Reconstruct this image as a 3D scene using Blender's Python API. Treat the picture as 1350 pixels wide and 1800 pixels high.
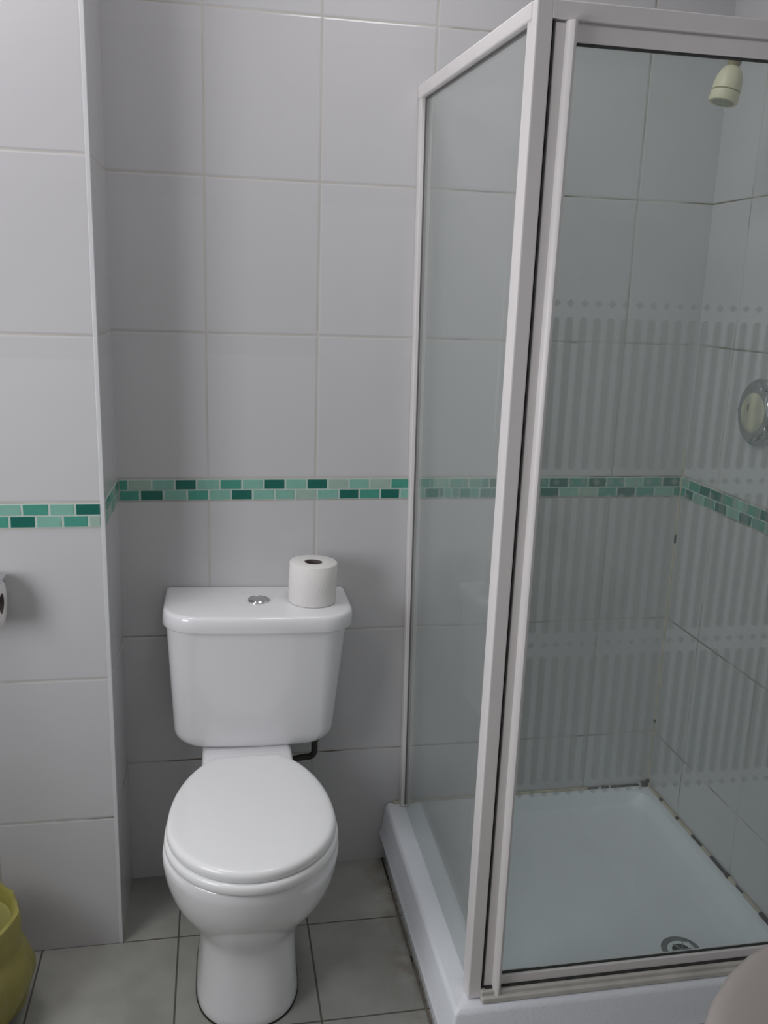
import bpy, bmesh, math, random
from mathutils import Vector, Matrix

for o in list(bpy.data.objects): bpy.data.objects.remove(o)
SC = bpy.context.scene
COL = SC.collection
PI = math.pi
random.seed(4)

# ------------------------------------------------------------------ camera, light, exposure
cam_d = bpy.data.cameras.new('camera')
cam = bpy.data.objects.new('camera', cam_d); COL.objects.link(cam)
RGT = (0.98293823, -0.18105122, 0.03244836); UPV = (0.01161567, 0.23715866, 0.97140149); FWD = (0.18356883, 0.95445475, -0.23521534)
m = Matrix(((RGT[0], UPV[0], -FWD[0], 0.01868666), (RGT[1], UPV[1], -FWD[1], -2.09913616), (RGT[2], UPV[2], -FWD[2], 1.48337781), (0, 0, 0, 1)))
cam.matrix_world = m
cam_d.sensor_fit = 'HORIZONTAL'; cam_d.sensor_width = 36.0
cam_d.lens = 1573.7533 / 1350.0 * 36.0
cam_d.clip_start = 0.02
SC.camera = cam

SC.view_settings.view_transform = 'Standard'
SC.view_settings.look = 'None'
SC.view_settings.gamma = 1.0
SC.view_settings.use_curve_mapping = False
SC.view_settings.exposure = 0.06

world = bpy.data.worlds.new('world'); SC.world = world; world.use_nodes = True
world.node_tree.nodes['Background'].inputs[0].default_value = (0.80, 0.88, 1.0, 1)
world.node_tree.nodes['Background'].inputs[1].default_value = 0.6

WIN_Y0, WIN_Y1, WIN_Z0, WIN_Z1, WALL_L = -1.60, -0.80, 0.85, 1.65, -0.95      # side window
FILL_X0, FILL_X1, FILL_Y0, FILL_Y1, CEIL = -0.84, -0.36, -0.76, -0.30, 2.45          # unseen roof opening, added as fill light from above
def daylight(name, loc, direction, sx, sy, energy, col):
    ld = bpy.data.lights.new(name, 'AREA'); ld.shape = 'RECTANGLE'; ld.size = sx; ld.size_y = sy; ld.energy = energy; ld.color = col
    lo = bpy.data.objects.new(name, ld); COL.objects.link(lo); lo.location = loc
    lo.rotation_euler = (-Vector(direction)).to_track_quat('Z', 'Y').to_euler(); return lo
daylight('window_daylight', (WALL_L - .03, (WIN_Y0 + WIN_Y1) / 2, (WIN_Z0 + WIN_Z1) / 2), (1, 0, 0), WIN_Y1 - WIN_Y0 - .1, WIN_Z1 - WIN_Z0 - .1, 10.4, (0.975, 0.97, 1.0))
daylight('roof_daylight', ((FILL_X0 + FILL_X1) / 2, (FILL_Y0 + FILL_Y1) / 2, CEIL + .012), (0, 0, -1), FILL_X1 - FILL_X0 - .08, FILL_Y1 - FILL_Y0 - .08, 5.2, (1.0, 0.965, 0.985))
FILL2 = (0.20, 0.62, -0.76, -0.34)                                                 # second, smaller fill opening, added to lift the tray and rim
daylight('roof_daylight', ((FILL2[0] + FILL2[1]) / 2, (FILL2[2] + FILL2[3]) / 2, CEIL + .012), (0, 0, -1), .34, .34, 3.0, (1.0, 0.965, 0.985))

# ------------------------------------------------------------------ measured layout
W = 0.253; H = 0.33543; ZA = 0.32784; ZB = ZA + 2 * H; BH = 0.0530; ZT = ZB + BH
PIER = 0.23753; XP = -0.20986; XC = -0.206; XR = 1.20783
YREAR = -2.75

# ------------------------------------------------------------------ materials
def new_mat(name):
    mt = bpy.data.materials.new(name); mt.use_nodes = True
    nt = mt.node_tree
    return mt, nt, nt.nodes['Principled BSDF']

def simple(name, col, rough=0.4, metal=0.0, spec=0.5, noise=0.0, nscale=30, bump=0.0, bscale=60, coat=0.0, sss=0.0):
    mt, nt, b = new_mat(name)
    b.inputs['Base Color'].default_value = (*col, 1); b.inputs['Roughness'].default_value = rough
    b.inputs['Metallic'].default_value = metal; b.inputs['Specular IOR Level'].default_value = spec
    b.inputs['Coat Weight'].default_value = coat
    if noise:
        tc = nt.nodes.new('ShaderNodeTexCoord'); n = nt.nodes.new('ShaderNodeTexNoise'); n.inputs['Scale'].default_value = nscale
        n.inputs['Detail'].default_value = 4
        r = nt.nodes.new('ShaderNodeValToRGB')
        r.color_ramp.elements[0].position = 0.3; r.color_ramp.elements[1].position = 0.7
        r.color_ramp.elements[0].color = (*[c * (1 - noise) for c in col], 1); r.color_ramp.elements[1].color = (*col, 1)
        nt.links.new(tc.outputs['Object'], n.inputs['Vector']); nt.links.new(n.outputs['Fac'], r.inputs[0]); nt.links.new(r.outputs[0], b.inputs['Base Color'])
    if bump:
        tc = nt.nodes.new('ShaderNodeTexCoord'); n = nt.nodes.new('ShaderNodeTexNoise'); n.inputs['Scale'].default_value = bscale
        bp = nt.nodes.new('ShaderNodeBump'); bp.inputs['Strength'].default_value = bump; bp.inputs['Distance'].default_value = 0.003
        nt.links.new(tc.outputs['Object'], n.inputs['Vector']); nt.links.new(n.outputs['Fac'], bp.inputs['Height']); nt.links.new(bp.outputs[0], b.inputs['Normal'])
    return mt

class NG:
    """tiny math-node helper"""
    def __init__(s, nt): s.nt = nt
    def m(s, op, a, b=None, c=None):
        n = s.nt.nodes.new('ShaderNodeMath'); n.operation = op
        for i, v in enumerate((a, b, c)):
            if v is None: continue
            if isinstance(v, (int, float)): n.inputs[i].default_value = v
            else: s.nt.links.new(v, n.inputs[i])
        return n.outputs[0]
    def line(s, v, off, pitch):       # distance to the nearest grid line
        t = s.m('DIVIDE', s.m('SUBTRACT', v, off), pitch)
        t = s.m('SUBTRACT', t, s.m('ROUND', t))
        return s.m('MULTIPLY', s.m('ABSOLUTE', t), pitch)

def tile_mat(name, axis, u0, tile, grout, dirty, wet_from=None):
    """glazed wall tiles 250 x 330 with a border course; dirty = darker joint colour in patches"""
    mt, nt, b = new_mat(name); g = NG(nt); L = nt.links.new
    geo = nt.nodes.new('ShaderNodeNewGeometry'); sep = nt.nodes.new('ShaderNodeSeparateXYZ'); L(geo.outputs['Position'], sep.inputs[0])
    u = sep.outputs[axis]; z = sep.outputs[2]
    du = g.line(u, u0, W)
    above = g.m('GREATER_THAN', z, (ZB + ZT) / 2)
    dlo = g.line(z, ZA, H); dhi = g.line(z, ZT, H)
    dz = g.m('ADD', g.m('MULTIPLY', dhi, above), g.m('MULTIPLY', dlo, g.m('SUBTRACT', 1.0, above)))
    d = g.m('MINIMUM', du, dz)
    mask = nt.nodes.new('ShaderNodeMapRange'); mask.interpolation_type = 'SMOOTHSTEP'
    mask.inputs[1].default_value = 0.0012; mask.inputs[2].default_value = 0.0024; mask.inputs[3].default_value = 1; mask.inputs[4].default_value = 0
    L(d, mask.inputs[0])
    n1 = nt.nodes.new('ShaderNodeTexNoise'); n1.inputs['Scale'].default_value = 7; n1.inputs['Detail'].default_value = 3; L(geo.outputs['Position'], n1.inputs['Vector'])
    dirtf = nt.nodes.new('ShaderNodeMapRange'); dirtf.inputs[1].default_value = 0.42; dirtf.inputs[2].default_value = 0.62
    L(n1.outputs['Fac'], dirtf.inputs[0])
    # joints get grubbier near the floor and, on the shower walls, everywhere
    low = nt.nodes.new('ShaderNodeMapRange'); low.inputs[1].default_value = 0.95; low.inputs[2].default_value = 0.45; L(z, low.inputs[0])
    extra = low.outputs[0]
    if wet_from is not None:
        wf = nt.nodes.new('ShaderNodeMapRange'); wf.inputs[1].default_value = wet_from; wf.inputs[2].default_value = wet_from + 0.08; L(sep.outputs[0], wf.inputs[0])
        extra = g.m('MAXIMUM', extra, wf.outputs[0])
    # bed joints collect more dirt than the uprights
    hz = g.m('LESS_THAN', dz, du)
    df = g.m('MULTIPLY', dirtf.outputs[0], g.m('ADD', 0.15, g.m('MULTIPLY', extra, g.m('ADD', 0.5, g.m('MULTIPLY', hz, 0.5)))))
    gm = nt.nodes.new('ShaderNodeMix'); gm.data_type = 'RGBA'; gm.inputs[6].default_value = (*grout, 1); gm.inputs[7].default_value = (*dirty, 1); L(df, gm.inputs[0])
    # faint tone change from tile to tile
    cell = nt.nodes.new('ShaderNodeCombineXYZ')
    L(g.m('FLOOR', g.m('DIVIDE', g.m('SUBTRACT', u, u0), W)), cell.inputs[0]); L(g.m('FLOOR', g.m('DIVIDE', z, H)), cell.inputs[1])
    wn = nt.nodes.new('ShaderNodeTexWhiteNoise'); L(cell.outputs[0], wn.inputs['Vector'])
    tm = nt.nodes.new('ShaderNodeMix'); tm.data_type = 'RGBA'; tm.inputs[6].default_value = (*tile, 1); tm.inputs[7].default_value = (*[c * 0.96 for c in tile], 1); L(wn.outputs['Value'], tm.inputs[0])
    cm = nt.nodes.new('ShaderNodeMix'); cm.data_type = 'RGBA'; L(mask.outputs[0], cm.inputs[0]); L(tm.outputs[2], cm.inputs[6]); L(gm.outputs[2], cm.inputs[7])
    L(cm.outputs[2], b.inputs['Base Color'])
    rg = nt.nodes.new('ShaderNodeMapRange'); rg.inputs[3].default_value = 0.16; rg.inputs[4].default_value = 0.8; L(mask.outputs[0], rg.inputs[0]); L(rg.outputs[0], b.inputs['Roughness'])
    edge = nt.nodes.new('ShaderNodeMapRange'); edge.interpolation_type = 'SMOOTHSTEP'; edge.inputs[1].default_value = 0.0008; edge.inputs[2].default_value = 0.0055; L(d, edge.inputs[0])
    n2 = nt.nodes.new('ShaderNodeTexNoise'); n2.inputs['Scale'].default_value = 14; n2.inputs['Detail'].default_value = 1; L(geo.outputs['Position'], n2.inputs['Vector'])
    hgt = g.m('ADD', edge.outputs[0], g.m('MULTIPLY', n2.outputs['Fac'], 0.55))
    bp = nt.nodes.new('ShaderNodeBump'); bp.inputs['Strength'].default_value = 0.5; bp.inputs['Distance'].default_value = 0.0016; L(hgt, bp.inputs['Height']); L(bp.outputs[0], b.inputs['Normal'])
    return mt

def floor_mat():
    mt, nt, b = new_mat('floor_tiles'); g = NG(nt); L = nt.links.new
    geo = nt.nodes.new('ShaderNodeNewGeometry'); sep = nt.nodes.new('ShaderNodeSeparateXYZ'); L(geo.outputs['Position'], sep.inputs[0])
    d = g.m('MINIMUM', g.line(sep.outputs[0], -0.081, 0.304), g.line(sep.outputs[1], -0.237, 0.299))
    mask = nt.nodes.new('ShaderNodeMapRange'); mask.interpolation_type = 'SMOOTHSTEP'
    mask.inputs[1].default_value = 0.0012; mask.inputs[2].default_value = 0.0028; mask.inputs[3].default_value = 1; mask.inputs[4].default_value = 0; L(d, mask.inputs[0])
    n = nt.nodes.new('ShaderNodeTexNoise'); n.inputs['Scale'].default_value = 9; n.inputs['Detail'].default_value = 5; L(geo.outputs['Position'], n.inputs['Vector'])
    r = nt.nodes.new('ShaderNodeValToRGB'); r.color_ramp.elements[0].position = 0.35; r.color_ramp.elements[1].position = 0.65
    r.color_ramp.elements[0].color = (0.31, 0.315, 0.285, 1); r.color_ramp.elements[1].color = (0.38, 0.38, 0.35, 1); L(n.outputs['Fac'], r.inputs[0])
    # worn brown dirt along the foot of the shower tray
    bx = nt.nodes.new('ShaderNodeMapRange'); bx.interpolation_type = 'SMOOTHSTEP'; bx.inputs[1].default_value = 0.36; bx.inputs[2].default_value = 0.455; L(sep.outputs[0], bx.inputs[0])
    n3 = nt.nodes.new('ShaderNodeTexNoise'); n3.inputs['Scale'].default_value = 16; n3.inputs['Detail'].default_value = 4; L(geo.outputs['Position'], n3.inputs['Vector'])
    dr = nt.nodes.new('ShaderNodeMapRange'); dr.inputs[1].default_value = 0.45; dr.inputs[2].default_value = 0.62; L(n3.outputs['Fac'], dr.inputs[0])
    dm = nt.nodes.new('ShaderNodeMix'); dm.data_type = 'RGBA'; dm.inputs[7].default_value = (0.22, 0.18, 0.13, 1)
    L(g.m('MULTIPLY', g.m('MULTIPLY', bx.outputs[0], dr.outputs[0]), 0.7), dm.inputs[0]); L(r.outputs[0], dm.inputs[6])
    cm = nt.nodes.new('ShaderNodeMix'); cm.data_type = 'RGBA'; L(mask.outputs[0], cm.inputs[0]); L(dm.outputs[2], cm.inputs[6]); cm.inputs[7].default_value = (0.10, 0.095, 0.08, 1)
    L(cm.outputs[2], b.inputs['Base Color']); b.inputs['Roughness'].default_value = 0.42
    bp = nt.nodes.new('ShaderNodeBump'); bp.inputs['Strength'].default_value = 0.5; bp.inputs['Distance'].default_value = 0.002
    L(g.m('SUBTRACT', 1.0, mask.outputs[0]), bp.inputs['Height']); L(bp.outputs[0], b.inputs['Normal'])
    return mt

def glass_mat(name, tint, pattern=False, haze=0.0):
    """clear safety glass sheet; pattern adds the printed stripe and diamond decoration (object coordinates)"""
    mt = bpy.data.materials.new(name); mt.use_nodes = True; nt = mt.node_tree; L = nt.links.new
    nt.nodes.remove(nt.nodes['Principled BSDF']); out = nt.nodes['Material Output']
    tr = nt.nodes.new('ShaderNodeBsdfTransparent'); tr.inputs[0].default_value = (*tint, 1)
    gl = nt.nodes.new('ShaderNodeBsdfGlossy'); gl.inputs['Roughness'].default_value = 0.03; gl.inputs[0].default_value = (0.9, 0.95, 0.93, 1)
    lw = nt.nodes.new('ShaderNodeLayerWeight'); lw.inputs[0].default_value = 0.5; g0 = NG(nt)
    frs = g0.m('ADD', 0.035, g0.m('MULTIPLY', g0.m('POWER', lw.outputs['Facing'], 5.0), 0.9))
    body = tr.outputs[0]
    if haze:        # limescale film that scatters a little light
        hd = nt.nodes.new('ShaderNodeBsdfDiffuse'); hd.inputs[0].default_value = (0.80, 0.82, 0.81, 1)
        ht = nt.nodes.new('ShaderNodeBsdfTranslucent'); ht.inputs[0].default_value = (0.80, 0.82, 0.81, 1)
        hm = nt.nodes.new('ShaderNodeMixShader'); hm.inputs[0].default_value = 0.5; L(hd.outputs[0], hm.inputs[1]); L(ht.outputs[0], hm.inputs[2])
        hx = nt.nodes.new('ShaderNodeMixShader'); hx.inputs[0].default_value = haze; L(tr.outputs[0], hx.inputs[1]); L(hm.outputs[0], hx.inputs[2])
        body = hx.outputs[0]
    if pattern:
        g = NG(nt)
        tc = nt.nodes.new('ShaderNodeTexCoord'); sep = nt.nodes.new('ShaderNodeSeparateXYZ'); L(tc.outputs['Object'], sep.inputs[0])
        x, z = sep.outputs[0], sep.outputs[2]
        per, rows, pit = 0.0241, 0.591, 0.2965
        du = g.line(x, 0.6117 - pattern[0], per)
        dz = g.line(z, rows - pattern[2], pit)
        inside = g.m('MULTIPLY', g.m('GREATER_THAN', z, rows - 0.01 - pattern[2]), g.m('LESS_THAN', z, rows + 3 * pit + 0.01 - pattern[2]))
        inz = g.m('MULTIPLY', g.m('GREATER_THAN', z, rows - pattern[2]), g.m('LESS_THAN', z, rows + 3 * pit - pattern[2]))
        # stripe half width 6.4 mm, rounded ends 21 mm from the diamond rows
        endd = g.m('MAXIMUM', g.m('SUBTRACT', 0.028, dz), 0.0)
        cap = g.m('SQRT', g.m('ADD', g.m('MULTIPLY', du, du), g.m('MULTIPLY', endd, endd)))
        stripe = g.m('MULTIPLY', g.m('LESS_THAN', cap, 0.0064), inz)
        diam = g.m('MULTIPLY', g.m('LESS_THAN', g.m('ADD', du, dz), 0.0066), inside)
        k = g.m('MAXIMUM', stripe, diam)
        df = nt.nodes.new('ShaderNodeBsdfDiffuse'); df.inputs[0].default_value = (0.46, 0.51, 0.48, 1)
        tl = nt.nodes.new('ShaderNodeBsdfTranslucent'); tl.inputs[0].default_value = (0.46, 0.51, 0.48, 1)
        mx0 = nt.nodes.new('ShaderNodeMixShader'); mx0.inputs[0].default_value = 0.5; L(df.outputs[0], mx0.inputs[1]); L(tl.outputs[0], mx0.inputs[2])
        mx = nt.nodes.new('ShaderNodeMixShader'); L(g.m('MULTIPLY', k, PRINT), mx.inputs[0]); L(body, mx.inputs[1]); L(mx0.outputs[0], mx.inputs[2])
        body = mx.outputs[0]
    ms = nt.nodes.new('ShaderNodeMixShader'); L(frs, ms.inputs[0]); L(body, ms.inputs[1]); L(gl.outputs[0], ms.inputs[2])
    L(ms.outputs[0], out.inputs[0])
    return mt
PRINT = 0.27

TILE = (0.605, 0.60, 0.61); GROUT = (0.55, 0.53, 0.49); DIRTY = (0.17, 0.145, 0.105)
M = {}
M['tile_back'] = tile_mat('tiles_back', 0, 0.0, TILE, GROUT, DIRTY, wet_from=0.46)
M['tile_pier'] = tile_mat('tiles_pier', 0, XP - W, TILE, GROUT, (0.13, 0.11, 0.08))
M['tile_pier_side'] = tile_mat('tiles_pier_side', 1, -PIER - 0.01, TILE, GROUT, DIRTY)
M['tile_right'] = tile_mat('tiles_right', 1, -0.1634, TILE, GROUT, DIRTY, wet_from=0.46)
M['tile_side'] = tile_mat('tiles_side', 1, 0.0, TILE, GROUT, DIRTY)
M['tile_rear'] = tile_mat('tiles_rear', 0, 0.05, TILE, GROUT, DIRTY)
M['floor'] = floor_mat()
M['ceiling'] = simple('ceiling_paint', (0.78, 0.78, 0.77), 0.9, bump=0.2, bscale=90)
M['ceramic'] = simple('white_ceramic', (0.90, 0.90, 0.915), 0.12, coat=0.4, noise=0.02, nscale=3)
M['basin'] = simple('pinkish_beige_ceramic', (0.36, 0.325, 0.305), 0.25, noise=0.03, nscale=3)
M['seat'] = simple('white_seat_plastic', (0.90, 0.91, 0.905), 0.22, noise=0.02, nscale=3)
M['frame'] = simple('white_enamelled_aluminium', (0.83, 0.80, 0.79), 0.38, noise=0.05, nscale=8)
M['sill'] = simple('sill_enamel', (0.68, 0.66, 0.61), 0.45, noise=0.22, nscale=14)
M['gasket'] = simple('dark_gasket', (0.045, 0.05, 0.045), 0.6, noise=0.2)
M['tray'] = simple('shower_tray_acrylic', (0.87, 0.905, 0.95), 0.3, noise=0.03, nscale=12, bump=0.25, bscale=160)
M['chrome'] = simple('chrome', (0.62, 0.63, 0.64), 0.12, metal=1.0, noise=0.1, nscale=20)
M['dull_chrome'] = simple('dull_chrome', (0.36, 0.38, 0.38), 0.35, metal=1.0, noise=0.3, nscale=60)
M['black_hole'] = simple('drain_dark', (0.02, 0.02, 0.02), 0.7, noise=0.2)
M['cream'] = simple('cream_plastic', (0.72, 0.68, 0.48), 0.4, noise=0.06, nscale=12)
M['cream_dark'] = simple('cream_plastic_stained', (0.33, 0.27, 0.15), 0.5, noise=0.25, nscale=40)  # browner cream for the swivel joint and groove
M['spray'] = simple('spray_plate', (0.36, 0.37, 0.25), 0.5, noise=0.15, nscale=120)
M['knob'] = simple('knob_cream', (0.62, 0.60, 0.44), 0.35, noise=0.06, nscale=20)
M['paper'] = simple('tissue_paper', (0.86, 0.845, 0.82), 0.95, noise=0.03, nscale=40, bump=0.35, bscale=220)
M['card'] = simple('cardboard_core', (0.17, 0.14, 0.13), 0.9, noise=0.15)
M['pipe'] = simple('black_rubber_pipe', (0.03, 0.027, 0.022), 0.5, noise=0.25, nscale=60)
M['liner'] = simple('yellow_polythene', (0.33, 0.30, 0.075), 0.38, noise=0.18, nscale=10)
M['bin'] = simple('bin_plastic', (0.42, 0.40, 0.14), 0.5, noise=0.15, nscale=8)
M['bin_dark'] = simple('bin_inside', (0.22, 0.23, 0.08), 0.6, noise=0.15, nscale=8)
M['silicone'] = simple('yellowed_silicone', (0.66, 0.61, 0.47), 0.45, noise=0.3, nscale=25)
M['floor_dirt'] = simple('floor_dirt', (0.22, 0.19, 0.15), 0.8, noise=0.5, nscale=30)
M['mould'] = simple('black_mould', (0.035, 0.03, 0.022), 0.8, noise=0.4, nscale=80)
M['wood'] = simple('door_paint', (0.70, 0.69, 0.66), 0.5, noise=0.03)
M['upvc'] = simple('window_frame_white', (0.78, 0.78, 0.77), 0.35, noise=0.03)
M['m_grout'] = simple('mosaic_grout', (0.56, 0.66, 0.60), 0.7, noise=0.08, nscale=40)
MOS = {'D': (0.012, 0.15, 0.115), 'M': (0.075, 0.335, 0.255), 'L': (0.24, 0.50, 0.41), 'G': (0.37, 0.51, 0.43)}
for k, c in MOS.items(): M['mos' + k] = simple({'D': 'deep_green_glass', 'M': 'mid_green_glass', 'L': 'pale_green_glass', 'G': 'grey_green_glass'}[k], c, 0.22, noise=0.08, nscale=60)

# ------------------------------------------------------------------ mesh helpers
def link(name, bm, mats, parent=None, smooth=False, label=None):
    """link a bmesh (world coordinates) as ONE object; verts are stored relative to the parent root"""
    if not isinstance(mats, (list, tuple)): mats = [mats]
    bmesh.ops.recalc_face_normals(bm, faces=bm.faces[:])
    me = bpy.data.meshes.new(name)
    org = Vector((0, 0, 0)); p = parent
    while p is not None:
        org += Vector(p.location); p = p.parent
    for v in bm.verts: v.co -= org
    if smooth:
        for f in bm.faces: f.smooth = True
    bm.to_mesh(me); bm.free()
    for mt in mats: me.materials.append(mt)
    if smooth: me.set_sharp_from_angle(angle=math.radians(smooth if smooth is not True else 40))
    o = bpy.data.objects.new(name, me); COL.objects.link(o)
    if parent is not None: o.parent = parent
    if label: o['label'] = label
    return o

def thing(name, label, cat, loc, group=None):
    o = bpy.data.objects.new(name, None); COL.objects.link(o); o.location = loc; o.empty_display_size = 0.05
    o['label'] = label; o['category'] = cat
    if group: o['group'] = group
    return o

def struct(name, bm, mats, parent=None, smooth=False):
    o = link(name, bm, mats, parent, smooth)
    if parent is None: o['kind'] = 'structure'
    return o

def box(bm, x0, x1, y0, y1, z0, z1, bevel=0.0, seg=2, mat=0, fn=None):
    t = bmesh.new()
    bmesh.ops.create_cube(t, size=1.0)
    for v in t.verts: v.co = Vector((x0 + (v.co.x + .5) * (x1 - x0), y0 + (v.co.y + .5) * (y1 - y0), z0 + (v.co.z + .5) * (z1 - z0)))
    if bevel: bmesh.ops.bevel(t, geom=t.edges[:], offset=bevel, segments=seg, profile=0.5, affect='EDGES')
    if fn:
        for v in t.verts: v.co = Vector(fn(*v.co))
    merge(bm, t, mat)

def merge(bm, t, mat=0):
    t.verts.index_update()
    vs = [bm.verts.new(v.co) for v in t.verts]
    for f in t.faces:
        try:
            nf = bm.faces.new([vs[v.index] for v in f.verts]); nf.material_index = mat; nf.smooth = f.smooth
        except ValueError: pass
    t.free()

def loft(bm, rings, cap0=True, cap1=True, mat=0):
    vr = [[bm.verts.new(p) for p in r] for r in rings]; n = len(rings[0])
    for a, b in zip(vr, vr[1:]):
        for i in range(n):
            f = bm.faces.new([a[i], a[(i + 1) % n], b[(i + 1) % n], b[i]]); f.material_index = mat
    for flag, r in ((cap0, vr[0]), (cap1, vr[-1])):
        if flag:
            f = bm.faces.new(r); f.material_index = mat
    return vr

def frame_of(d):
    d = Vector(d).normalized(); a = Vector((0, 0, 1)) if abs(d.z) < 0.9 else Vector((1, 0, 0))
    x = d.cross(a).normalized(); return x, d.cross(x).normalized(), d

def lathe(bm, org, axis, prof, n=40, mat=0, cap0=True, cap1=True):
    """prof: list of (radius, distance along axis)"""
    x, y, d = frame_of(axis); org = Vector(org); rings = []
    for r, h in prof:
        rings.append([org + d * h + (x * math.cos(2 * PI * i / n) + y * math.sin(2 * PI * i / n)) * max(r, 1e-5) for i in range(n)])
    return loft(bm, rings, cap0, cap1, mat)

def tube(bm, pts, r, n=16, mat=0, res=8):
    """round tube through pts with rounded bends (Catmull-Rom)"""
    P = [Vector(p) for p in pts]; Q = [P[0] * 2 - P[1]] + P + [P[-1] * 2 - P[-2]]; path = []
    for i in range(1, len(Q) - 2):
        for k in range(res):
            t = k / res; a, b, c, d = Q[i - 1:i + 3]
            path.append(0.5 * ((2 * b) + (c - a) * t + (2 * a - 5 * b + 4 * c - d) * t * t + (3 * b - a - 3 * c + d) * t ** 3))
    path.append(P[-1]); rings = []
    x = None
    for i, p in enumerate(path):
        d = (path[min(i + 1, len(path) - 1)] - path[max(i - 1, 0)]).normalized()
        if x is None: x = frame_of(d)[0]
        x = (x - d * x.dot(d)).normalized(); y = d.cross(x)
        rings.append([p + (x * math.cos(2 * PI * k / n) + y * math.sin(2 * PI * k / n)) * r for k in range(n)])
    loft(bm, rings, True, True, mat)

# ------------------------------------------------------------------ the room
b = bmesh.new(); box(b, WALL_L - .1, 1.45, YREAR - .1, 0.1, -0.06, 0.0); struct('floor', b, M['floor'])
b = bmesh.new()
fill_openings = [(FILL_X0, FILL_X1, FILL_Y0, FILL_Y1), FILL2]
xs = [WALL_L - .1, FILL_X0, FILL_X1, FILL2[0], FILL2[1], 1.45]
for k, (xa, xb) in enumerate(zip(xs, xs[1:])):
    if k in (1, 3):
        q = fill_openings[k // 2]
        box(b, xa, xb, YREAR - .1, q[2], CEIL, CEIL + .08); box(b, xa, xb, q[3], .1, CEIL, CEIL + .08)
    else: box(b, xa, xb, YREAR - .1, .1, CEIL, CEIL + .08)
struct('ceiling', b, M['ceiling'])
for n_, (sx0, sx1, sy0, sy1) in enumerate(fill_openings):  # frames and panes of the added roof fill lights, out of view
    b = bmesh.new()
    for xa, xb, ya, yb_ in ((sx0, sx0 + .035, sy0, sy1), (sx1 - .035, sx1, sy0, sy1), (sx0 + .035, sx1 - .035, sy0, sy0 + .035), (sx0 + .035, sx1 - .035, sy1 - .035, sy1)):
        box(b, xa, xb, ya, yb_, CEIL + .01, CEIL + .055, .004)
    fill_frame = struct('window_%d' % (n_ + 2), b, M['upvc'])
    b = bmesh.new(); box(b, sx0 + .03, sx1 - .03, sy0 + .03, sy1 - .03, CEIL + .03, CEIL + .036)
    link('window_pane', b, glass_mat('roof_glass', (0.96, 0.98, 0.97)), fill_frame)
b = bmesh.new(); box(b, XC - 0.02, 1.32, 0.0, 0.1, 0.0, CEIL); struct('wall_back', b, M['tile_back'])
b = bmesh.new(); box(b, XR, XR + .1, -1.12, 0.0, 0.0, CEIL); struct('wall_right', b, M['tile_right'])
XN = 1.06
b = bmesh.new(); box(b, XN, XR + .1, YREAR, -1.12, 0.0, CEIL); struct('wall_right_near', b, M['tile_side'])
# boxed-in pier: tiled front and a narrow return
b = bmesh.new()
def quad(bm, pts, mat):
    f = bm.faces.new([bm.verts.new(p) for p in pts]); f.material_index = mat
ring0 = [(WALL_L, -PIER, 0), (XP, -PIER, 0), (XC, 0, 0), (WALL_L, 0, 0)]
v0 = [b.verts.new(p) for p in ring0]; v1 = [b.verts.new((p[0], p[1], CEIL)) for p in ring0]
for i in range(4):
    f = b.faces.new([v0[i], v0[(i + 1) % 4], v1[(i + 1) % 4], v1[i]]); f.material_index = 1 if i == 1 else 0
b.faces.new(v0[::-1]); b.faces.new(v1)
struct('wall_pier', b, [M['tile_pier'], M['tile_pier_side']])
# plastic corner bead on the pier edge
b = bmesh.new(); box(b, XP - 0.006, XP + 0.0025, -PIER - 0.0022, -PIER + 0.010, 0.0, CEIL, 0.0012)
struct('trim_1', b, simple('corner_bead', (0.66, 0.67, 0.68), 0.35, noise=0.03))
# left wall with the window opening
b = bmesh.new()
t = 0.12
box(b, WALL_L - t, WALL_L, YREAR, -PIER, 0, WIN_Z0); box(b, WALL_L - t, WALL_L, YREAR, -PIER, WIN_Z1, CEIL)
box(b, WALL_L - t, WALL_L, YREAR, WIN_Y0, WIN_Z0, WIN_Z1); box(b, WALL_L - t, WALL_L, WIN_Y1, -PIER, WIN_Z0, WIN_Z1)
struct('wall_left', b, M['tile_side'])
b = bmesh.new(); fw_ = 0.05; xa, xb = WALL_L - .10, WALL_L - .05
box(b, xa, xb, WIN_Y0, WIN_Y1, WIN_Z0, WIN_Z0 + fw_, .006); box(b, xa, xb, WIN_Y0, WIN_Y1, WIN_Z1 - fw_, WIN_Z1, .006)
box(b, xa, xb, WIN_Y0, WIN_Y0 + fw_, WIN_Z0 + fw_, WIN_Z1 - fw_, .006); box(b, xa, xb, WIN_Y1 - fw_, WIN_Y1, WIN_Z0 + fw_, WIN_Z1 - fw_, .006)
win = struct('window_1', b, M['upvc'])
b = bmesh.new(); box(b, xa + .02, xb - .02, WIN_Y0 + fw_, WIN_Y1 - fw_, WIN_Z0 + fw_, WIN_Z1 - fw_)
link('window_pane', b, glass_mat('window_glass', (0.96, 0.98, 0.97)), win)
b = bmesh.new(); box(b, WALL_L - .1, XN + .2, YREAR - .1, YREAR, 0, CEIL); struct('wall_rear', b, M['tile_rear'])
b = bmesh.new(); box(b, -0.55, 0.25, YREAR, YREAR + .035, 0.0, 2.0, .004)
for z0, z1 in ((0.15, 0.85), (1.0, 1.85)):
    box(b, -0.43, 0.13, YREAR + .035, YREAR + .045, z0, z1, .006)
door = struct('door_1', b, M['wood'])
b = bmesh.new(); tube(b, [(0.19, YREAR + .035, 1.0), (0.19, YREAR + .08, 1.0), (0.17, YREAR + .085, 1.0), (0.06, YREAR + .085, 1.0)], .009); link('door_handle', b, M['chrome'], door, True)

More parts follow.
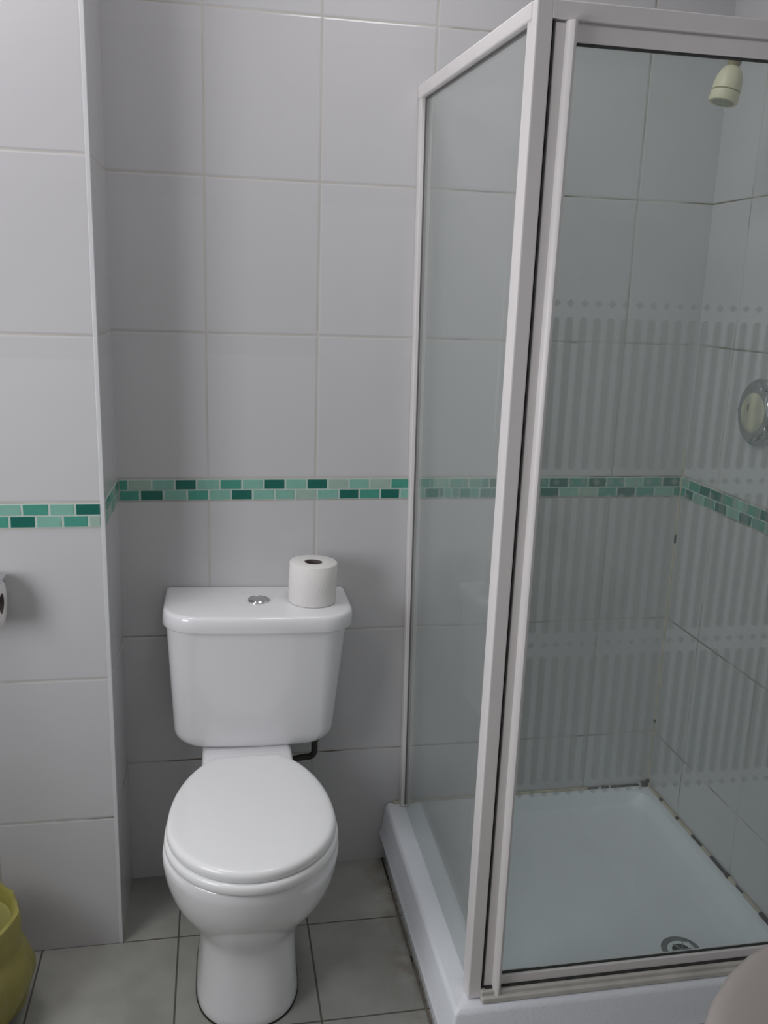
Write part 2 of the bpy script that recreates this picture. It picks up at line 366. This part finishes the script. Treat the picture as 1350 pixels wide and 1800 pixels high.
# mosaic border: one strip per wall face, every glass tessera in it
def mosaic(name, edge_pt, dirv, nrm, rows, th=0.0022):
    """rows: two lists of (u0, u1, colour key) measured along dirv from edge_pt"""
    bm = bmesh.new(); e = Vector(edge_pt); d = Vector(dirv).normalized(); n = Vector(nrm).normalized()
    def slab(u0, u1, z0, z1, h, mat, bev):
        ps = [e + d * u0 + Vector((0, 0, z0)), e + d * u1 + Vector((0, 0, z0)), e + d * u1 + Vector((0, 0, z1)), e + d * u0 + Vector((0, 0, z1))]
        inn = [ps[0] + d * bev + Vector((0, 0, bev)), ps[1] - d * bev + Vector((0, 0, bev)), ps[2] - d * bev - Vector((0, 0, bev)), ps[3] + d * bev - Vector((0, 0, bev))]
        A = [bm.verts.new(p - n * 0.001) for p in ps]; B = [bm.verts.new(p + n * h) for p in inn]
        for i in range(4):
            f = bm.faces.new([A[i], A[(i + 1) % 4], B[(i + 1) % 4], B[i]]); f.material_index = mat
        f = bm.faces.new(B); f.material_index = mat
    umin = min(r[0][0] for r in rows); umax = max(r[-1][1] for r in rows)
    slab(umin - .001, umax + .001, ZB + .001, ZT - .001, th * 0.5, 0, 0.0004)
    keys = 'DMLG'; rh = (BH - 0.007) / 2
    for ri, row in enumerate(rows):
        z1 = ZT - 0.0025 - ri * (rh + 0.0022); z0 = z1 - rh
        for u0, u1, k in row: slab(u0, u1, z0, z1, th, 1 + keys.index(k), 0.0008)
    return struct(name, bm, [M['m_grout']] + [M['mos' + k] for k in keys])
GP = 0.0018
def seq(bounds, cols): return [(a + GP, c - GP, k) for (a, c), k in zip(zip(bounds, bounds[1:]), cols)]
r1b = [-0.204, -0.182, -0.129, -0.077, -0.027, .026, .078, .129, .180, .231, .282, .333, .384, .436, .488, .535, .584, .634, .686, .738, .790, .843, .896, .948, .998, 1.048, 1.098, 1.152, 1.202]
r1c = 'MGLDLMLDLDGLGMLLMMDLMDMDMLMD'
r2b = [-0.203, -0.156, -0.103, -0.049, .001, .052, .103, .155, .204, .256, .309, .359, .411, .460, .512, .558, .611, .663, .715, .768, .820, .872, .924, .976, 1.028, 1.080, 1.132, 1.184, 1.205]
r2c = 'MDLMLDLLGLDMDLMLMDLMDLGMDMLM'
mosaic('trim_2', (0, 0, 0), (1, 0, 0), (0, -1, 0), [seq(r1b, r1c), seq(r2b, r2c)])
# pier front, measured leftwards from its edge
p1 = [-0.215, -0.266, -0.316, -0.369, -0.421, -0.473]; p2 = [-0.215, -0.240, -0.291, -0.343, -0.394, -0.446, -0.498]
mosaic('trim_3', (0, -PIER, 0), (-1, 0, 0), (0, -1, 0), [[(-a + GP, -c - GP, k) for a, c, k in zip(p1, p1[1:], 'DLMLGD')], [(-a + GP, -c - GP, k) for a, c, k in zip(p2, p2[1:], 'GMLDMLG')]])
mosaic('trim_4', (XC, 0, 0), (XP - XC, -PIER, 0), (1, -0.016, 0), [seq([.003, .05, .102, .154, .206, .232], 'MGLMG'), seq([.003, .027, .079, .131, .183, .232], 'LGMGL')])
rb1 = [0.003, .038, .09, .142, .194, .246, .298, .35, .402, .454, .506, .558, .61, .662, .714]; rb2 = [0.003, .026, .064, .116, .168, .220, .272, .324, .376, .428, .480, .532, .584, .636, .688, .714]
mosaic('trim_5', (XR, 0, 0), (0, -1, 0), (-1, 0, 0), [seq(rb1, 'LMDDMLMDMLDMLM'), seq(rb2, 'MDLMDLDMLMDLMLM')])

# yellowed silicone seams with black mould where tray meets tiles, and round the tray foot
def seam(name, a, c, spots, r=0.0042, n=60, mats=('silicone', 'mould')):
    bm = bmesh.new(); a = Vector(a); c = Vector(c); d = (c - a); x, y, dn = frame_of(d)
    ts = sorted(set([i / n for i in range(n + 1)] + [q for s in spots for q in s[:2]])); prev = None
    for i, t_ in enumerate(ts):
        rr = r * (1 + 0.15 * math.sin(i * 2.3))
        for s in spots:
            if s[0] <= t_ <= s[1]: rr = r * s[2]
        rg = [bm.verts.new(a + d * t_ + (x * math.cos(2 * PI * k / 8) + y * math.sin(2 * PI * k / 8)) * rr) for k in range(8)]
        if prev:
            tm = (t_ + tp) / 2; mi = 1 if any(s[0] < tm < s[1] for s in spots) else 0
            for k in range(8):
                f = bm.faces.new([prev[k], prev[(k + 1) % 8], rg[(k + 1) % 8], rg[k]]); f.material_index = mi
        prev = rg; tp = t_
    return struct(name, bm, [M[k] for k in mats], None, True)

# ------------------------------------------------------------------ shower tray
TX0, TX1, TY, TZ = 0.452, XR - 0.001, -0.727, 0.165
tray = thing('shower_tray', 'white square shower tray with raised rim on the floor, under the glass enclosure', 'shower tray', ((TX0 + TX1) / 2, TY / 2, 0))
b = bmesh.new()
def rrect(x0, x1, y0, y1, z, r, n=6):
    pts = []
    for cx, cy, a0 in ((x1 - r, y1 - r, 0), (x0 + r, y1 - r, PI / 2), (x0 + r, y0 + r, PI), (x1 - r, y0 + r, 1.5 * PI)):
        for i in range(n + 1):
            a = a0 + PI / 2 * i / n; pts.append((cx + r * math.cos(a), cy + r * math.sin(a), z))
    return pts
yb = -0.001
def tr(dx, z, r): return rrect(TX0 - dx, TX1, TY - dx, yb, z, r)
rings = [tr(-.004, 0.0, .006), tr(-.004, .070, .006), tr(.012, .078, .008), tr(.015, .083, .008), tr(.009, .100, .008), tr(.0015, .155, .008), tr(-.001, .161, .008), tr(-.006, TZ, .008)]
inn = lambda d, z, r: rrect(TX0 + .078 + d, TX1 - .022 - d, TY + .075 + d, yb - .022 - d, z, r)
rings += [inn(-.004, TZ, .045), inn(.002, TZ - .003, .045), inn(.014, TZ - .030, .05), inn(.026, TZ - .038, .05), inn(.16, TZ - .042, .03)]
loft(b, rings)
link('tray_shell', b, M['tray'], tray, 35)
b = bmesh.new(); dz = TZ - .0415; DC = (0.998, -0.590)
lathe(b, (*DC, dz - .001), (0, 0, 1), [(.043, 0), (.044, .003), (.040, .0055), (.032, .005), (.029, .001), (.012, .0004)], 36)
dw = link('drain_waste', b, M['dull_chrome'], tray, True)
b = bmesh.new(); lathe(b, (*DC, dz + .0005), (0, 0, 1), [(.020, 0), (.0215, .0012), (.019, .0024)], 24)
link('drain_opening', b, M['black_hole'], dw, True)
b = bmesh.new()
for k in range(3): 
    a = k * PI / 3; tube(b, [(DC[0] - .022 * math.cos(a), DC[1] - .022 * math.sin(a), dz + .004), DC + (dz + .0042,), (DC[0] + .022 * math.cos(a), DC[1] + .022 * math.sin(a), dz + .004)], .0016, 8)
link('drain_grate', b, M['dull_chrome'], dw, True)
seam('trim_6', (TX0 + .02, -.004, TZ + .002), (XR - .004, -.004, TZ + .002), [(.755, .80, .55), (.81, .84, .9), (.85, .965, .7), (.968, .998, 2.4)])
seam('trim_7', (XR - .004, 0, TZ + .002), (XR - .004, -.70, TZ + .002), [(.0, .012, 2.0), (.115, .135, .9), (.245, .262, 1.0), (.36, .43, .8), (.49, .60, 1.0), (.60, .612, 1.6), (.65, .69, .5), (.79, .86, 1.3)])
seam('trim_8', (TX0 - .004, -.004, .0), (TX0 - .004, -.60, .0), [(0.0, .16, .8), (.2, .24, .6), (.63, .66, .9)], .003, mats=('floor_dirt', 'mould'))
# mould in the upright corner just above the tray
seam('trim_9', (XR - .001, -.001, TZ), (XR - .001, -.001, 1.12), [(0.0, .02, 2.2), (.20, .21, 1.2), (.74, .765, 1.0)], .0028, 80)

# ------------------------------------------------------------------ shower enclosure
FY = -0.701
enc = thing('shower_enclosure', 'white framed corner shower enclosure with glass side panel and striped glass door', 'shower enclosure', (0.50, FY / 2, TZ))
def lean(x, y, z):
    """the panel was fixed a little out of plumb: leans outwards at the wall, inwards at the front"""
    t_ = max(0, min(1, (z - .167) / 1.75)); s = max(0, min(1, y / FY))
    back = .002 - .021 * t_ ; front = -.004 + .009 * t_ * t_
    zz = z + (0.017 * (1 - s)) * t_
    return (x + back * (1 - s) + front * s, y, zz)
X0, X1 = 0.488, 0.515          # thickness of the side panel
ZTOP = 1.918
b = bmesh.new(); box(b, X0, X1, -.026, -.0005, TZ + .001, ZTOP - .004, .002, fn=lean); link('wall_channel', b, M['frame'], enc)
b = bmesh.new(); box(b, X0 - .002, X1 - .002, FY + .02, -.001, ZTOP - .027, ZTOP, .003, fn=lean); link('side_rail', b, M['frame'], enc)
b = bmesh.new(); box(b, X0, X1 - .001, FY, FY + .040, TZ + .002, ZTOP, .0025, fn=lean); 
link('corner_post', b, M['frame'], enc)
b = bmesh.new(); box(b, X0 + .011, X0 + .016, FY + .036, -.022, TZ + .002, ZTOP - .02, fn=lean)
sg = link('side_glass', b, glass_mat('side_panel_glass', (0.965, 0.975, 0.97), haze=0.16), enc, label='clear glass sheet of the fixed side panel')
b = bmesh.new()
for (ya, yb_, za, zb) in ((FY + .040, FY + .0425, TZ + .01, ZTOP - .028), (-.0285, -.026, TZ + .01, ZTOP - .028), (FY + .04, -.026, ZTOP - .0295, ZTOP - .027)):
    box(b, X0 + .009, X0 + .018, ya, yb_, za, zb, fn=lean)
link('glazing_gasket', b, simple('grey_gasket', (0.16, 0.15, 0.145), 0.6, noise=0.2), sg)
DX1 = 1.195
b = bmesh.new(); box(b, X1 - .003, DX1 + .01, FY, FY + .04, 1.892, ZTOP, .002, fn=lean); link('head_rail', b, M['frame'], enc)
b = bmesh.new(); box(b, X1 - .003, DX1 + .01, FY - .008, FY + .045, TZ + .001, .187, .003, fn=lean); box(b, X1 - .003, DX1 + .01, FY - .016, FY - .004, TZ + .001, .178, .003, fn=lean)
link('sill_track', b, M['sill'], enc)
b = bmesh.new(); box(b, DX1 - .012, XR - .0015, FY + .005, FY + .035, TZ + .002, ZTOP, .002); link('jamb', b, M['frame'], enc)
# pivot door
door_root = bpy.data.objects.new('shower_door', None)
dxl = X1 + .004
b = bmesh.new()
DZ0, DZ1 = .191, 1.888
box(b, dxl, dxl + .018, FY + .003, FY + .03, DZ0, DZ1, .0015, fn=lean)                      # lock stile
box(b, dxl + .018, DX1 - .02, FY + .006, FY + .0195, DZ1 - .025, DZ1, .0015, fn=lean)
box(b, dxl + .018, DX1 - .02, FY + .003, FY + .0195, DZ0 - .001, DZ0 + .0185, .0015, fn=lean)
box(b, DX1 - .038, DX1 - .016, FY + .004, FY + .03, DZ0, DZ1, .0015)
sd = link('shower_door', b, M['frame'], enc, label='pivoting glass door with printed stripes')
b = bmesh.new()
hp = []
hx, hy = dxl + .026, FY + .004
prof = [(-.009, .004), (-.0085, -.006), (-.006, -.0125), (0, -.0155), (.004, -.0135), (.0075, -.007), (.008, .004)]
loft(b, [[lean(hx + px, hy + py, z) for px, py in prof] for z in [DZ0 - .016, 0.6, 1.0, 1.4, DZ1 + .002]])
link('door_handle', b, M['frame'], sd, 50)
b = bmesh.new()
box(b, dxl - .0032, dxl - .0002, FY + .002, FY + .03, DZ0 - .004, DZ1 + .003, fn=lean)           # dark seal in the closing gap
box(b, dxl + .018, DX1 - .03, FY + .0085, FY + .0118, DZ1 - .0292, DZ1 - .025, fn=lean)
box(b, dxl + .018, DX1 - .03, FY + .0085, FY + .0118, DZ0 + .0185, DZ0 + .022, fn=lean)
box(b, dxl + .002, DX1 - .03, FY - .001, FY + .027, DZ0 - .0045, DZ0 - .001, fn=lean)
link('door_seal', b, M['gasket'], sd)
gloc = enc.location
b = bmesh.new(); box(b, dxl + .016, DX1 - .03, FY + .012, FY + .017, DZ0 + .016, DZ1 - .02, fn=lambda x, y, z: lean(x, y, z))
link('door_glass', b, glass_mat('door_glass', (0.91, 0.945, 0.93), pattern=tuple(gloc), haze=0.08), sd, label='glass printed with grey stripes and rows of small diamonds')

# ------------------------------------------------------------------ shower head and mixer valve
HY = -0.285
sh = thing('showerhead', 'cream plastic shower head on a short arm high on the wall inside the shower', 'shower head', (XR, HY, 2.02))
b = bmesh.new(); lathe(b, (XR - .001, HY, 2.005), (-1, 0, 0), [(.030, 0), (.030, .006), (.022, .014), (.012, .018)], 28); link('wall_flange', b, M['cream'], sh, True)
b = bmesh.new(); tube(b, [(XR - .006, HY, 2.005), (XR - .05, HY, 2.005), (XR - .12, HY, 1.995), (XR - .150, HY, 1.968)], .0125, 16); link('arm', b, M['cream'], sh, True)
hd_top = Vector((XR - .150, HY, 1.966)); ax = Vector((-.22, -.02, -1)).normalized()
b = bmesh.new(); lathe(b, hd_top - ax * .008, ax, [(.006, 0), (0.0129, 0.0026), (0.0142, 0.0106), (0.0112, 0.0185), (0.0095, 0.0229)], 24); link('swivel_joint', b, M['cream_dark'], sh, True)
b = bmesh.new(); lathe(b, hd_top, ax, [(0.0103, 0.0106), (0.0163, 0.0141), (0.0224, 0.0229), (0.0267, 0.0352), (0.0284, 0.0493), (0.0288, 0.0581), (0.0288, 0.0591), (0.0275, 0.0598)], 36)
hb = link('head_body', b, M['cream'], sh, True)
b = bmesh.new(); lathe(b, hd_top, ax, [(0.0258, 0.0585), (0.0271, 0.0620)], 36); link('groove', b, M['cream_dark'], hb, True)
b = bmesh.new(); lathe(b, hd_top, ax, [(0.0275, 0.0616), (0.0288, 0.0625), (0.0292, 0.0792), (0.0279, 0.0814), (0.0258, 0.0814)], 36); link('lower_ring', b, M['cream'], hb, True)
b = bmesh.new(); lathe(b, hd_top, ax, [(0.0262, 0.0774), (0.0262, 0.0805), (0.0224, 0.0814), (0.0034, 0.0818)], 36)
x_, y_, _d = frame_of(ax)
for rr, n in ((.007, 6), (.014, 12), (.021, 18)):
    for k in range(n):
        lathe(b, hd_top + ax * .0814 + (x_ * math.cos(2 * PI * k / n) + y_ * math.sin(2 * PI * k / n)) * rr, ax, [(.0013, 0), (0.0009, 0.0016)], 6)
link('spray_plate', b, M['spray'], sh, 30)

VY, VZ = -0.300, 1.256
va = thing('shower_valve', 'round chrome shower control with cream knob on the right-hand tiled wall', 'shower valve', (XR, VY, VZ))
b = bmesh.new()
def flower(r, amp, d, n=72, k=8): return [Vector((XR - d, VY, VZ)) + Vector((0, math.cos(2 * PI * i / n), math.sin(2 * PI * i / n))) * (r * (1 + amp * math.cos(k * 2 * PI * i / n))) for i in range(n)]
loft(b, [flower(.075, 0, .0005), flower(.076, 0, .004), flower(.073, 0, .009), flower(.066, 0, .012), flower(.058, 0, .009), flower(.048, 0, .009)]); link('wall_plate', b, M['chrome'], va, 50)
b = bmesh.new(); loft(b, [flower(.058, .09, .008), flower(.061, .09, .011), flower(.060, .09, .015), flower(.053, .07, .018), flower(.040, 0, .018)]); hdl = link('handle', b, M['chrome'], va, 50)
b = bmesh.new(); loft(b, [flower(.043, 0, .014), flower(.044, 0, .019), flower(.041, 0, .022), flower(.032, 0, .024), flower(.004, 0, .025)]); kn = link('knob', b, M['knob'], va, 50)
b = bmesh.new(); box(b, XR - .0262, XR - .023, VY + .008, VY + .012, VZ + .004, VZ + .020, .0008); link('pointer_mark', b, M['black_hole'], kn)

# ------------------------------------------------------------------ toilet
toi = thing('toilet', 'white close-coupled toilet with lid down, on the floor in the tiled alcove', 'toilet', (0.08, -0.30, 0))
def egg(z, cx, hw, yf, ym, yb, n=64, pf=2.0, pb=2.0, ycut=None):
    pts = []
    for i in range(n):
        a = 2 * PI * i / n; c, s = math.cos(a), math.sin(a)
        p, L_ = (pf, ym - yf) if s < 0 else (pb, yb - ym)
        x = cx + hw * math.copysign(abs(c) ** (2 / p), c); y = ym + L_ * math.copysign(abs(s) ** (2 / p), s)
        if ycut is not None and y > ycut: y = ycut
        pts.append((x, y, z))
    return pts
b = bmesh.new()
S = [  # z, cx, half width, y front, y mid, y back, front power, back power
    (0.000, .073, .108, -.534, -.40, -.13, 2.3, 3.0), (0.006, .073, .110, -.537, -.40, -.13, 2.3, 3.0), (0.020, .073, .108, -.534, -.40, -.13, 2.3, 3.0),
    (0.060, .074, .104, -.524, -.40, -.13, 2.4, 3.0), (0.110, .075, .101, -.516, -.40, -.13, 2.4, 3.0), (0.150, .075, .101, -.515, -.40, -.13, 2.4, 3.0),
    (0.180, .076, .107, -.524, -.40, -.13, 2.3, 2.8), (0.205, .077, .119, -.543, -.405, -.13, 2.2, 2.6), (0.235, .078, .136, -.570, -.41, -.13, 2.1, 2.4),
    (0.270, .079, .153, -.601, -.43, -.14, 2.05, 2.2), (0.305, .080, .164, -.628, -.45, -.16, 2.0, 2.1), (0.345, .080, .171, -.650, -.47, -.19, 2.0, 2.0),
    (0.385, .080, .1745, -.663, -.485, -.21, 2.0, 2.0), (0.405, .080, .1745, -.666, -.49, -.22, 2.0, 2.0), (0.413, .080, .172, -.663, -.49, -.22, 2.0, 2.0), (0.416, .080, .166, -.656, -.49, -.22, 2.0, 2.0)]
loft(b, [egg(z, cx, hw, yf, ym, yb_, 64, pf, pb) for z, cx, hw, yf, ym, yb_, pf, pb in S])
box(b, -.022, .188, -.285, -.012, .30, .428, .012, 4)
pan = link('pan', b, M['ceramic'], toi, 60)
b = bmesh.new(); loft(b, [egg(z, .073, hw, -.5345 - hw + .108, -.40, -.13, 64, 2.3, 3.0) for z, hw in ((.0003, .1115), (.002, .1115), (.0028, .110))]); link('base_seal', b, M['mould'], toi, 60)  # thin dark ring paints the contact shade along the foot joint
b = bmesh.new()
for dx in (-.055, .055):
    b = bmesh.new(); lathe(b, (.081 + dx, -.222, .426), (0, 0, 1), [(.013, 0), (.013, .012), (.010, .018), (.003, .020)], 20)
    link('seat_hinge', b, M['seat'], toi, True)
b = bmesh.new()
def ring_solid(bm, outer, inner, z0, z1, r):
    def at(k, z, ins): 
        return [(x * (1 - ins) + .081 * ins, y * (1 - ins) - .47 * ins, z) for x, y, _ in k]
    loft(bm, [at(inner, z0, 0), at(outer, z0, .02), at(outer, z0 + r * .5, .004), at(outer, z0 + r, 0), at(outer, z1 - r, 0), at(outer, z1 - r * .4, .006), at(outer, z1, .025), at(inner, z1, 0), at(inner, z0, 0)], False, False)
so = egg(0, .081, .172, -.677, -.49, -.215, 72, 2.0, 2.0, ycut=-.238); si = egg(0, .081, .105, -.60, -.45, -.30, 72)
ring_solid(b, so, si, .4175, .4395, .009); link('seat', b, M['seat'], toi, 60)
b = bmesh.new()
lo_ = lambda ins, z: [(x * (1 - ins) + .081 * ins, y * (1 - ins) - .46 * ins, z) for x, y, _ in egg(0, .081, .167, -.671, -.49, -.208, 72, 2.0, 2.0, ycut=-.236)]
loft(b, [lo_(.03, .4405), lo_(.008, .4415), lo_(0, .446), lo_(0, .453), lo_(.008, .4585), lo_(.03, .4620), lo_(.06, .4635), lo_(.12, .4645), lo_(.5, .4665), lo_(.95, .467)])
link('seat_lid', b, M['seat'], toi, 60)

# cistern: tapered body with rounded lower corners, very slightly out of level
TILT = 0.026; CC = Vector((.105, 0, .60))
def tilt(p):
    dx, dz_ = p[0] - CC.x, p[2] - CC.z
    return (CC.x + dx * math.cos(TILT) + dz_ * math.sin(TILT), p[1], CC.z - dx * math.sin(TILT) + dz_ * math.cos(TILT))
def dshape(z, hw, dep, r, bow, cx=.105, yb_=-.003, n=10, m_=14):
    """plan of the cistern: square at the wall, rounded and bowed to the front"""
    pts = [(cx + hw, yb_, z), (cx - hw, yb_, z)]
    fx = hw - r
    def front(x): return -dep + bow * (x / hw) ** 2
    yl = front(fx)
    for i in range(n + 1):
        a = PI + PI / 2 * i / n; pts.append((cx - fx + r * math.cos(a), yl + r + r * math.sin(a), z))
    for i in range(1, m_):
        x = -fx + 2 * fx * i / m_; pts.append((cx + x, front(x), z))
    for i in range(n + 1):
        a = 1.5 * PI + PI / 2 * i / n; pts.append((cx + fx + r * math.cos(a), yl + r + r * math.sin(a), z))
    return [tilt(p) for p in pts]
b = bmesh.new(); rings = []
ZC0, ZC1 = .428, .742
for i in range(9):          # rounded lower edge
    a = PI / 2 * i / 8; R_ = .045
    rings.append(dshape(ZC0 + R_ * (1 - math.cos(a)), .189 - R_ + R_ * math.sin(a), .155 - .020 * (1 - math.sin(a)), .045, .010))
for t_ in (.33, .66, 1.0):
    rings.append(dshape(ZC0 + .045 + (ZC1 - ZC0 - .045) * t_, .189 + .017 * t_, .155 + .045 * t_, .045 + .02 * t_, .010))
loft(b, rings); cis = link('cistern', b, M['ceramic'], toi, 60)
b = bmesh.new(); LZ0, LZ1 = .7435, .7825
lid = lambda z, ins: dshape(z, .217 - ins, .222 - ins, .082 - ins * .5, .010, .1075, -.003)
loft(b, [lid(LZ0, .006), lid(LZ0 + .001, .002), lid(LZ0 + .004, 0), lid(LZ1 - .010, .0015), lid(LZ1 - .0045, .003), lid(LZ1 - .0015, .006), lid(LZ1, .011)]); link('cistern_lid', b, M['ceramic'], cis, 60)
def lidz(x): return tilt((x, 0, LZ1))[2]
b = bmesh.new(); bx = .112; lathe(b, (bx, -.103, lidz(bx) - .001), (TILT, 0, 1), [(.026, 0), (.026, .004), (.0235, .0062), (.0205, .0048), (.0195, .0058), (.017, .0064), (.003, .0066)], 36); link('flush_button', b, M['chrome'], cis, 45)
b = bmesh.new(); tube(b, [(.251, -.08, .455), (.251, -.08, .400), (.250, -.08, .372), (.241, -.08, .3615), (.225, -.081, .361), (.200, -.085, .359), (.172, -.09, .352), (.17, -.09, .325)], .0078, 14); 
lathe(b, (.251, -.08, .418), (0, 0, -1), [(.0075, 0), (.0105, .002), (.0105, .014), (.0075, .016)], 14)
link('supply_pipe', b, M['pipe'], toi, True)

# ------------------------------------------------------------------ toilet rolls
def roll(name, label, base, axis, R_, r_, Ln, group=None):
    t_ = thing(name, label, 'toilet roll', base)
    bm = bmesh.new()
    lathe(bm, base, axis, [(r_ + .001, .0005), (R_ - .002, 0), (R_, .002), (R_ + .0006, Ln * .5), (R_, Ln - .002), (R_ - .002, Ln), (r_ + .001, Ln - .0005), (r_ + .001, .0005)], 56, 0, False, False)
    p = link('paper', bm, M['paper'], t_, 50)
    bm = bmesh.new()
    lathe(bm, base, axis, [(r_ + .001, .001), (r_ - .001, .001), (r_ - .001, Ln - .002), (r_ + .001, Ln - .002), (r_ + .001, .001)], 40, 0, False, False)
    link('cardboard_core', bm, M['card'], t_, 50)
    return t_
rx = .2365
tr1 = roll('toilet_roll', 'white toilet roll standing upright on the cistern lid', (rx, -.106, lidz(rx) + .0008), (TILT, 0, 1), .0555, .0205, .096)
# loose end of the sheet down the side
RHX, RHY, RHZ = -.405, -.297, .860
roll('toilet_roll', 'toilet roll hanging on the chrome holder at the left edge, cut off by the frame', (RHX, RHY, RHZ), (-1, 0, 0), .046, .020, .10)
hol = thing('toilet_roll_holder', 'chrome toilet roll holder on the tiled pier at the left edge', 'toilet roll holder', (-.46, -PIER, .905))
b = bmesh.new(); lathe(b, (-.46, -PIER - .0005, .905), (0, -1, 0), [(.024, 0), (.024, .004), (.018, .010), (.010, .013)], 28); link('wall_plate', b, M['chrome'], hol, True)
b = bmesh.new(); tube(b, [(-.52, -PIER - .004, .880), (-.526, -PIER - .02, .872), (-.528, -PIER - .045, .862), (-.526, -PIER - .058, .860), (-.51, -PIER - .0595, .860), (-.415, -PIER - .0595, .860)], .0048, 12); link('wire_arm', b, M['chrome'], hol, True)
b = bmesh.new(); hood = [(-PIER - .012, .908), (-PIER - .03, .912), (-PIER - .055, .911), (-PIER - .075, .909), (-PIER - .085, .907)]
loft(b, [[(-.52, y, z), (-.404, y, z), (-.402, y - .001, z - .002), (-.404, y, z - .004), (-.52, y, z - .0025)] for y, z in hood]); link('cover_flap', b, M['chrome'], hol, 50)
# ------------------------------------------------------------------ waste bin with yellow liner
BC = (-.497, -.445)
wb = thing('waste_bin', 'small waste bin with crumpled yellow bag folded over its rim, bottom left corner', 'waste bin', (*BC, 0))
b = bmesh.new(); lathe(b, (*BC, 0.001), (0, 0, 1), [(.070, 0), (.076, .004), (.088, .11), (.100, .225), (.102, .228), (.100, .230), (.097, .226), (.085, .11), (.072, .008), (.002, .008)], 40); link('bin_body', b, M['bin'], wb, 40)
b = bmesh.new(); n = 84
def wob(a, z, amp): return amp * (math.sin(5 * a + 11 * z) * .5 + math.sin(11 * a - 23 * z + 1.3) * .35 + math.sin(19 * a + 31 * z) * .25)
rings = []
prof = [(0.06, 0.0147, 0.006), (0.09, 0.0184, 0.012), (0.108, 0.0414, 0.01), (0.122, 0.0782, 0.009), (0.131, 0.102, 0.008), (0.134, 0.1275, 0.007), (0.128, 0.153, 0.006), (0.119, 0.1742, 0.004), (0.114, 0.1802, 0.003), (0.113, 0.1913, 0.003), (0.116, 0.2167, 0.004), (0.117, 0.2465, 0.004), (0.114, 0.2601, 0.004), (0.108, 0.2626, 0.003), (0.103, 0.2567, 0.003), (0.1, 0.221, 0.004), (0.088, 0.1275, 0.005), (0.074, 0.0276, 0.004)]
for r_, z, am in prof:
    rings.append([(BC[0] + (r_ + wob(2 * PI * i / n, z, am)) * math.cos(2 * PI * i / n), BC[1] + (r_ + wob(2 * PI * i / n, z, am)) * math.sin(2 * PI * i / n), max(.003, z + wob(2 * PI * i / n + 1, z, am * .7))) for i in range(n)])
loft(b, rings, False, True); link('bin_liner', b, M['liner'], wb, 50)

# ------------------------------------------------------------------ wash basin (only its rim corner shows, bottom right)
ba = thing('wash_basin', 'pinkish beige wash basin, only its rounded rim showing at the bottom right corner', 'wash basin', (.80, -1.60, 0))
b = bmesh.new()
BX0, BX1, BY0, BY1 = .430, XN - .002, -1.887, -1.318
def bs(ins, z, r): 
    r = max(r - ins, .02)
    pts = []
    x0, x1, y0, y1 = BX0 + ins, BX1, BY0 + ins, BY1 - ins
    for cx, cy, a0, rr in ((x1 - .01, y1 - .01, 0, .01), (x0 + r, y1 - r, PI / 2, r), (x0 + r, y0 + r, PI, r), (x1 - .01, y0 + .01, 1.5 * PI, .01)):
        for i in range(11):
            a = a0 + PI / 2 * i / 10; pts.append((cx + rr * math.cos(a), cy + rr * math.sin(a), z))
    return pts
def bowl(hx, hy, z): 
    base = bs(0, z, .28); cx, cy = .735, -1.607; out = []
    for x, y, _ in base:
        a = math.atan2((y - cy) / .28, (x - cx) / .294); out.append((cx + hx * math.cos(a), cy + hy * math.sin(a), z))
    return out
loft(b, [bs(.13, .62, .28), bs(.07, .66, .28), bs(.02, .72, .28), bs(.002, .765, .28), bs(0, .782, .28), bs(.003, .793, .28), bs(.010, .799, .28), bs(.022, .801, .28),
         bowl(.222, .212, .800), bowl(.214, .204, .796), bowl(.20, .19, .78), bowl(.155, .18, .72), bowl(.10, .12, .675), bowl(.03, .03, .665)])
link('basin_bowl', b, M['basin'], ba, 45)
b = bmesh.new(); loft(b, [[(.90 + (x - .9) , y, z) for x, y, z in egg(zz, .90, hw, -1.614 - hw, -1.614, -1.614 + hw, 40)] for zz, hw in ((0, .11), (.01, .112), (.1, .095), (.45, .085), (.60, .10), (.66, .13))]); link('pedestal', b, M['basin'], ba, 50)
b = bmesh.new(); lathe(b, (.985, -1.614, .798), (0, 0, 1), [(.024, 0), (.024, .006), (.018, .012), (.016, .07), (.018, .085), (.006, .092)], 24); tube(b, [(.985, -1.614, .85), (.94, -1.614, .872), (.89, -1.614, .872), (.872, -1.614, .855)], .011, 14); link('tap', b, M['chrome'], ba, True)
